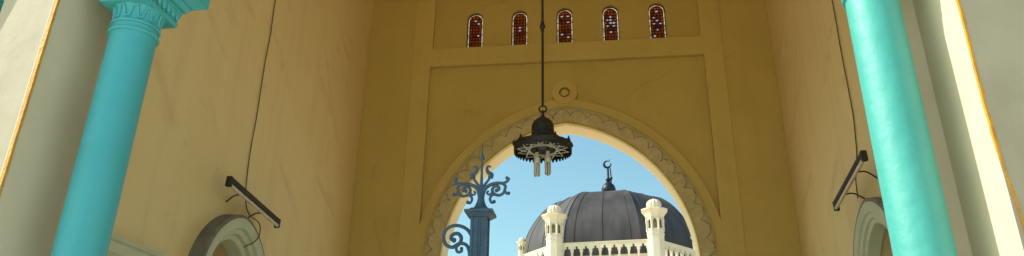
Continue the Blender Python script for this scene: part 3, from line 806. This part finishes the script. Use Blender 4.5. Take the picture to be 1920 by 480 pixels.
def turret(x, y, sc, z0, name='turret'):
    """octagonal turret: shaft, arcaded lantern stage, flared eave, ribbed cupola"""
    def poly(r): return [(x + sc * r * math.cos(PI / 8 + PI / 4 * i), y + sc * r * math.sin(PI / 8 + PI / 4 * i)) for i in range(8)]
    def Z(z): return z0 + (z - 16.3) * sc
    zb = 13.602
    sh = MB().prism(poly(0.72), zb, Z(16.55)).prism(poly(0.77), Z(16.552), Z(16.66)).prism(poly(0.72), Z(16.662), Z(16.9)).build(name, 'white', mq)
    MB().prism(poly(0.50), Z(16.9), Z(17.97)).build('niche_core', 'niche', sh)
    ar = MB()
    for i in range(8):
        p = Vector((*poly(0.70)[i], 0)); q = Vector((*poly(0.70)[(i + 1) % 8], 0)); d = q - p; L = d.length; d /= L; nrm = Vector((d.y, -d.x, 0))
        cx = L / 2; za, zb2 = Z(16.902), Z(17.97)
        hole = keyhole(cx, L * 0.56, za + 0.14 * sc, za + 0.97 * sc)
        vs, fs = plate_geo([(0.0, za), (L, za), (L, zb2), (0, zb2)], [hole], 0.09 * sc)
        ar.add([p + d * u + Vector((0, 0, v)) - nrm * w for u, v, w in vs], fs)
    ar.build('arcade', 'white', sh)
    cl = MB()
    for p in poly(0.74): cl.lathe([(0.075 * sc, Z(16.92)), (0.055 * sc, Z(17.0)), (0.055 * sc, Z(17.62)), (0.085 * sc, Z(17.7)), (0.085 * sc, Z(17.76)), (0.06 * sc, Z(17.8)), (0.06 * sc, Z(17.96))], p[0], p[1], 8)
    cl.build('colonnette', 'white', sh, smooth=True)
    ev = MB(); prof = [(0.72, 17.96), (0.76, 17.98), (0.77, 18.04), (0.81, 18.14), (0.90, 18.30), (1.03, 18.45), (1.13, 18.55), (1.15, 18.57), (1.14, 18.67), (0.66, 18.74)]
    ev.lathe([(r * sc, Z(z)) for r, z in prof], x, y, 8, phase=PI / 8).build('eave', 'white', sh)
    cu = MB(); prof = [(0.58, 18.72), (0.60, 18.86), (0.64, 18.90), (0.70, 19.0), (0.72, 19.12), (0.69, 19.26), (0.60, 19.40), (0.44, 19.51), (0.22, 19.58), (0.06, 19.62), (0.03, 19.70)]
    cu.lathe([(r * 0.83 * sc, Z(z)) for r, z in prof], x, y, 96, lobes=12, amp=0.13).build('cupola', 'white', sh, smooth=True)
for sx in (-1, 1):
    turret(sx * 4.1, -9.9 - sx * 0.32, 0.98, 16.33); turret(sx * 4.1, 9.9, 0.98, 16.33)
    turret(sx * 7.5, -5.7, 0.45, 16.4); turret(sx * 7.5, 5.7, 0.45, 16.4)
# eight-sided dome with flat faces
prof = [(8.4, 15.402), (8.45, 16.6), (8.3, 17.8), (7.95, 18.9), (7.35, 20.0), (6.6, 21.0), (5.85, 21.7), (5.0, 22.2), (3.6, 22.55), (2.0, 22.8), (0.9, 22.9), (0.35, 22.93)]
ps = [(p.x, p.y) for p in spline([(a, b, 0) for a, b in prof], 4)]
dm = MB().lathe(ps, 0, 0, 8, phase=PI / 8).build('dome', 'dome', mq)
dm.rotation_euler = (0, 0, R(-2.5))
bm = bmesh.new(); bm.from_mesh(dm.data)
for f in bm.faces: f.smooth = True
for e in bm.edges:
    a, b = e.verts
    va, vb = a.co, b.co
    e.smooth = not (abs(math.atan2(va.y, va.x) - math.atan2(vb.y, vb.x)) < 1e-3 and abs(va.z - vb.z) > 1e-3)
bm.to_mesh(dm.data); bm.free()
# rolled seams: on the eight ridges, and two more on every face
for i in range(8):
    a0 = PI / 8 + PI / 4 * i; a1 = a0 + PI / 4
    def along(f):
        out = []
        for r, z in ps:
            p = Vector((r * math.cos(a0), r * math.sin(a0), z)); q = Vector((r * math.cos(a1), r * math.sin(a1), z))
            v = p + (q - p) * f; k = 1 + 0.02 / max(0.3, v.xy.length); out.append(Vector((v.x * k, v.y * k, v.z + 0.015)))
        return out
    MB().tube(along(0.0), 0.024, 6).build('dome_ridge', 'seam', dm, smooth=True)
    sm = MB()
    lower = [p for p in along(0.13) if p.z < 22.3]; sm.tube(lower, 0.02, 6)
    lower = [p for p in along(0.87) if p.z < 22.3]; sm.tube(lower, 0.02, 6)
    sm.tube(along(0.5), 0.026, 6)
    sm.build('dome_seam', 'seam', dm, smooth=True)
# finial: urn, stem, collar and crescent
fin = MB().lathe([(0.75, 22.9), (0.6, 23.05), (0.38, 23.2), (0.44, 23.32), (0.66, 23.55), (0.70, 23.85), (0.56, 24.2), (0.26, 24.5), (0.15, 24.62), (0.26, 24.72), (0.27, 24.84), (0.13, 24.95), (0.11, 25.1), (0.10, 25.95)], n=20).build('finial', 'finial', mq, smooth=True)
MB().tube([(0.26, 0, 24.4), (0.30, 0, 24.9), (0.22, 0, 25.98)], 0.06, 8).ball((0.30, 0, 24.95), 0.14, 10).build('ghost_rod', 'finial', fin, smooth=True)  # added second rod, stands for the finial's ghosted double
cm = MB(); cc = (-0.04, 0, 26.38)
pts = []; rr = []
for i in range(33):
    a = R(68 + (360 - 46) * i / 32); f = math.sin(PI * i / 32)
    pts.append((cc[0] + (0.36 - 0.04 * f) * math.cos(a), 0, cc[2] + (0.36 - 0.04 * f) * math.sin(a))); rr.append(0.04 + 0.085 * f)
cm.tube(pts, rr, 8).build('crescent', 'finial', fin, smooth=True)
MB().tube([(0.14, 0, 26.67), (0.21, 0, 26.95)], [0.05, 0.012], 6).build('tip', 'finial', fin)

# ------------------------------------------------------------------ camera
vv = (1010.0, -2970.0); PP = (960.0, 205.0); F = 1400.0; xd = 1157.0
v = Vector((vv[0] - PP[0], vv[1] - PP[1], F))
dx = xd - PP[0]; dy = -(v.x * dx + F * F) / v.y
d = Vector((dx, dy, F)).normalized(); u = v.normalized(); r = d.cross(u)
if r.x < 0: r = -r
cam = bpy.data.cameras.new('camera'); co = bpy.data.objects.new('camera', cam); col.objects.link(co)
X = Vector((r.x, d.x, u.x)); Yv = -Vector((r.y, d.y, u.y)); Zv = -Vector((r.z, d.z, u.z))
m = Matrix((X, Yv, Zv)).transposed().to_4x4(); m.translation = (0, 0, 1.6)
co.matrix_world = m
cam.sensor_fit = 'HORIZONTAL'; cam.sensor_width = 36; cam.lens = 36 * F / 1920
cam.shift_y = -(240 - PP[1]) / 1920
cam.clip_start = 0.05; cam.clip_end = 3000
scn.camera = co

# ------------------------------------------------------------------ light
AZ, EL = R(4.5), R(42)                     # the sun stands to the left and slightly behind the camera
ts = Vector((-math.cos(AZ) * math.cos(EL), -math.sin(AZ) * math.cos(EL), math.sin(EL)))
sl = bpy.data.lights.new('sun', 'SUN'); sl.energy = 5.0; sl.angle = R(0.55); sl.color = (1.0, 0.93, 0.86)
so = bpy.data.objects.new('sun', sl); col.objects.link(so); so.rotation_euler = (-ts).to_track_quat('-Z', 'Y').to_euler()
w = bpy.data.worlds.new('World'); scn.world = w; w.use_nodes = True
nt = w.node_tree; nt.nodes.clear()
ow = nt.nodes.new('ShaderNodeOutputWorld'); bg = nt.nodes.new('ShaderNodeBackground')
sky = nt.nodes.new('ShaderNodeTexSky'); sky.sky_type = 'NISHITA'; sky.sun_disc = False
sky.sun_elevation = EL; sky.sun_rotation = math.atan2(ts.x, ts.y); sky.altitude = 50
sky.air_density = 1.0; sky.dust_density = 2.2; sky.ozone_density = 1.0
gain = nt.nodes.new('ShaderNodeMix'); gain.data_type = 'RGBA'; gain.blend_type = 'MULTIPLY'
gain.inputs['Factor'].default_value = 1.0; gain.inputs['B'].default_value = (1.30, 1.70, 1.44, 1)
nt.links.new(sky.outputs[0], gain.inputs['A']); nt.links.new(gain.outputs['Result'], bg.inputs[0]); bg.inputs[1].default_value = 0.15
nt.links.new(bg.outputs[0], ow.inputs[0])

scn.render.engine = 'CYCLES'
scn.cycles.max_bounces = 10; scn.cycles.diffuse_bounces = 8; scn.cycles.glossy_bounces = 4
scn.cycles.use_denoising = True
scn.cycles.sample_clamp_indirect = 6
scn.view_settings.view_transform = 'Standard'; scn.view_settings.look = 'None'
scn.view_settings.exposure = 0; scn.view_settings.gamma = 1
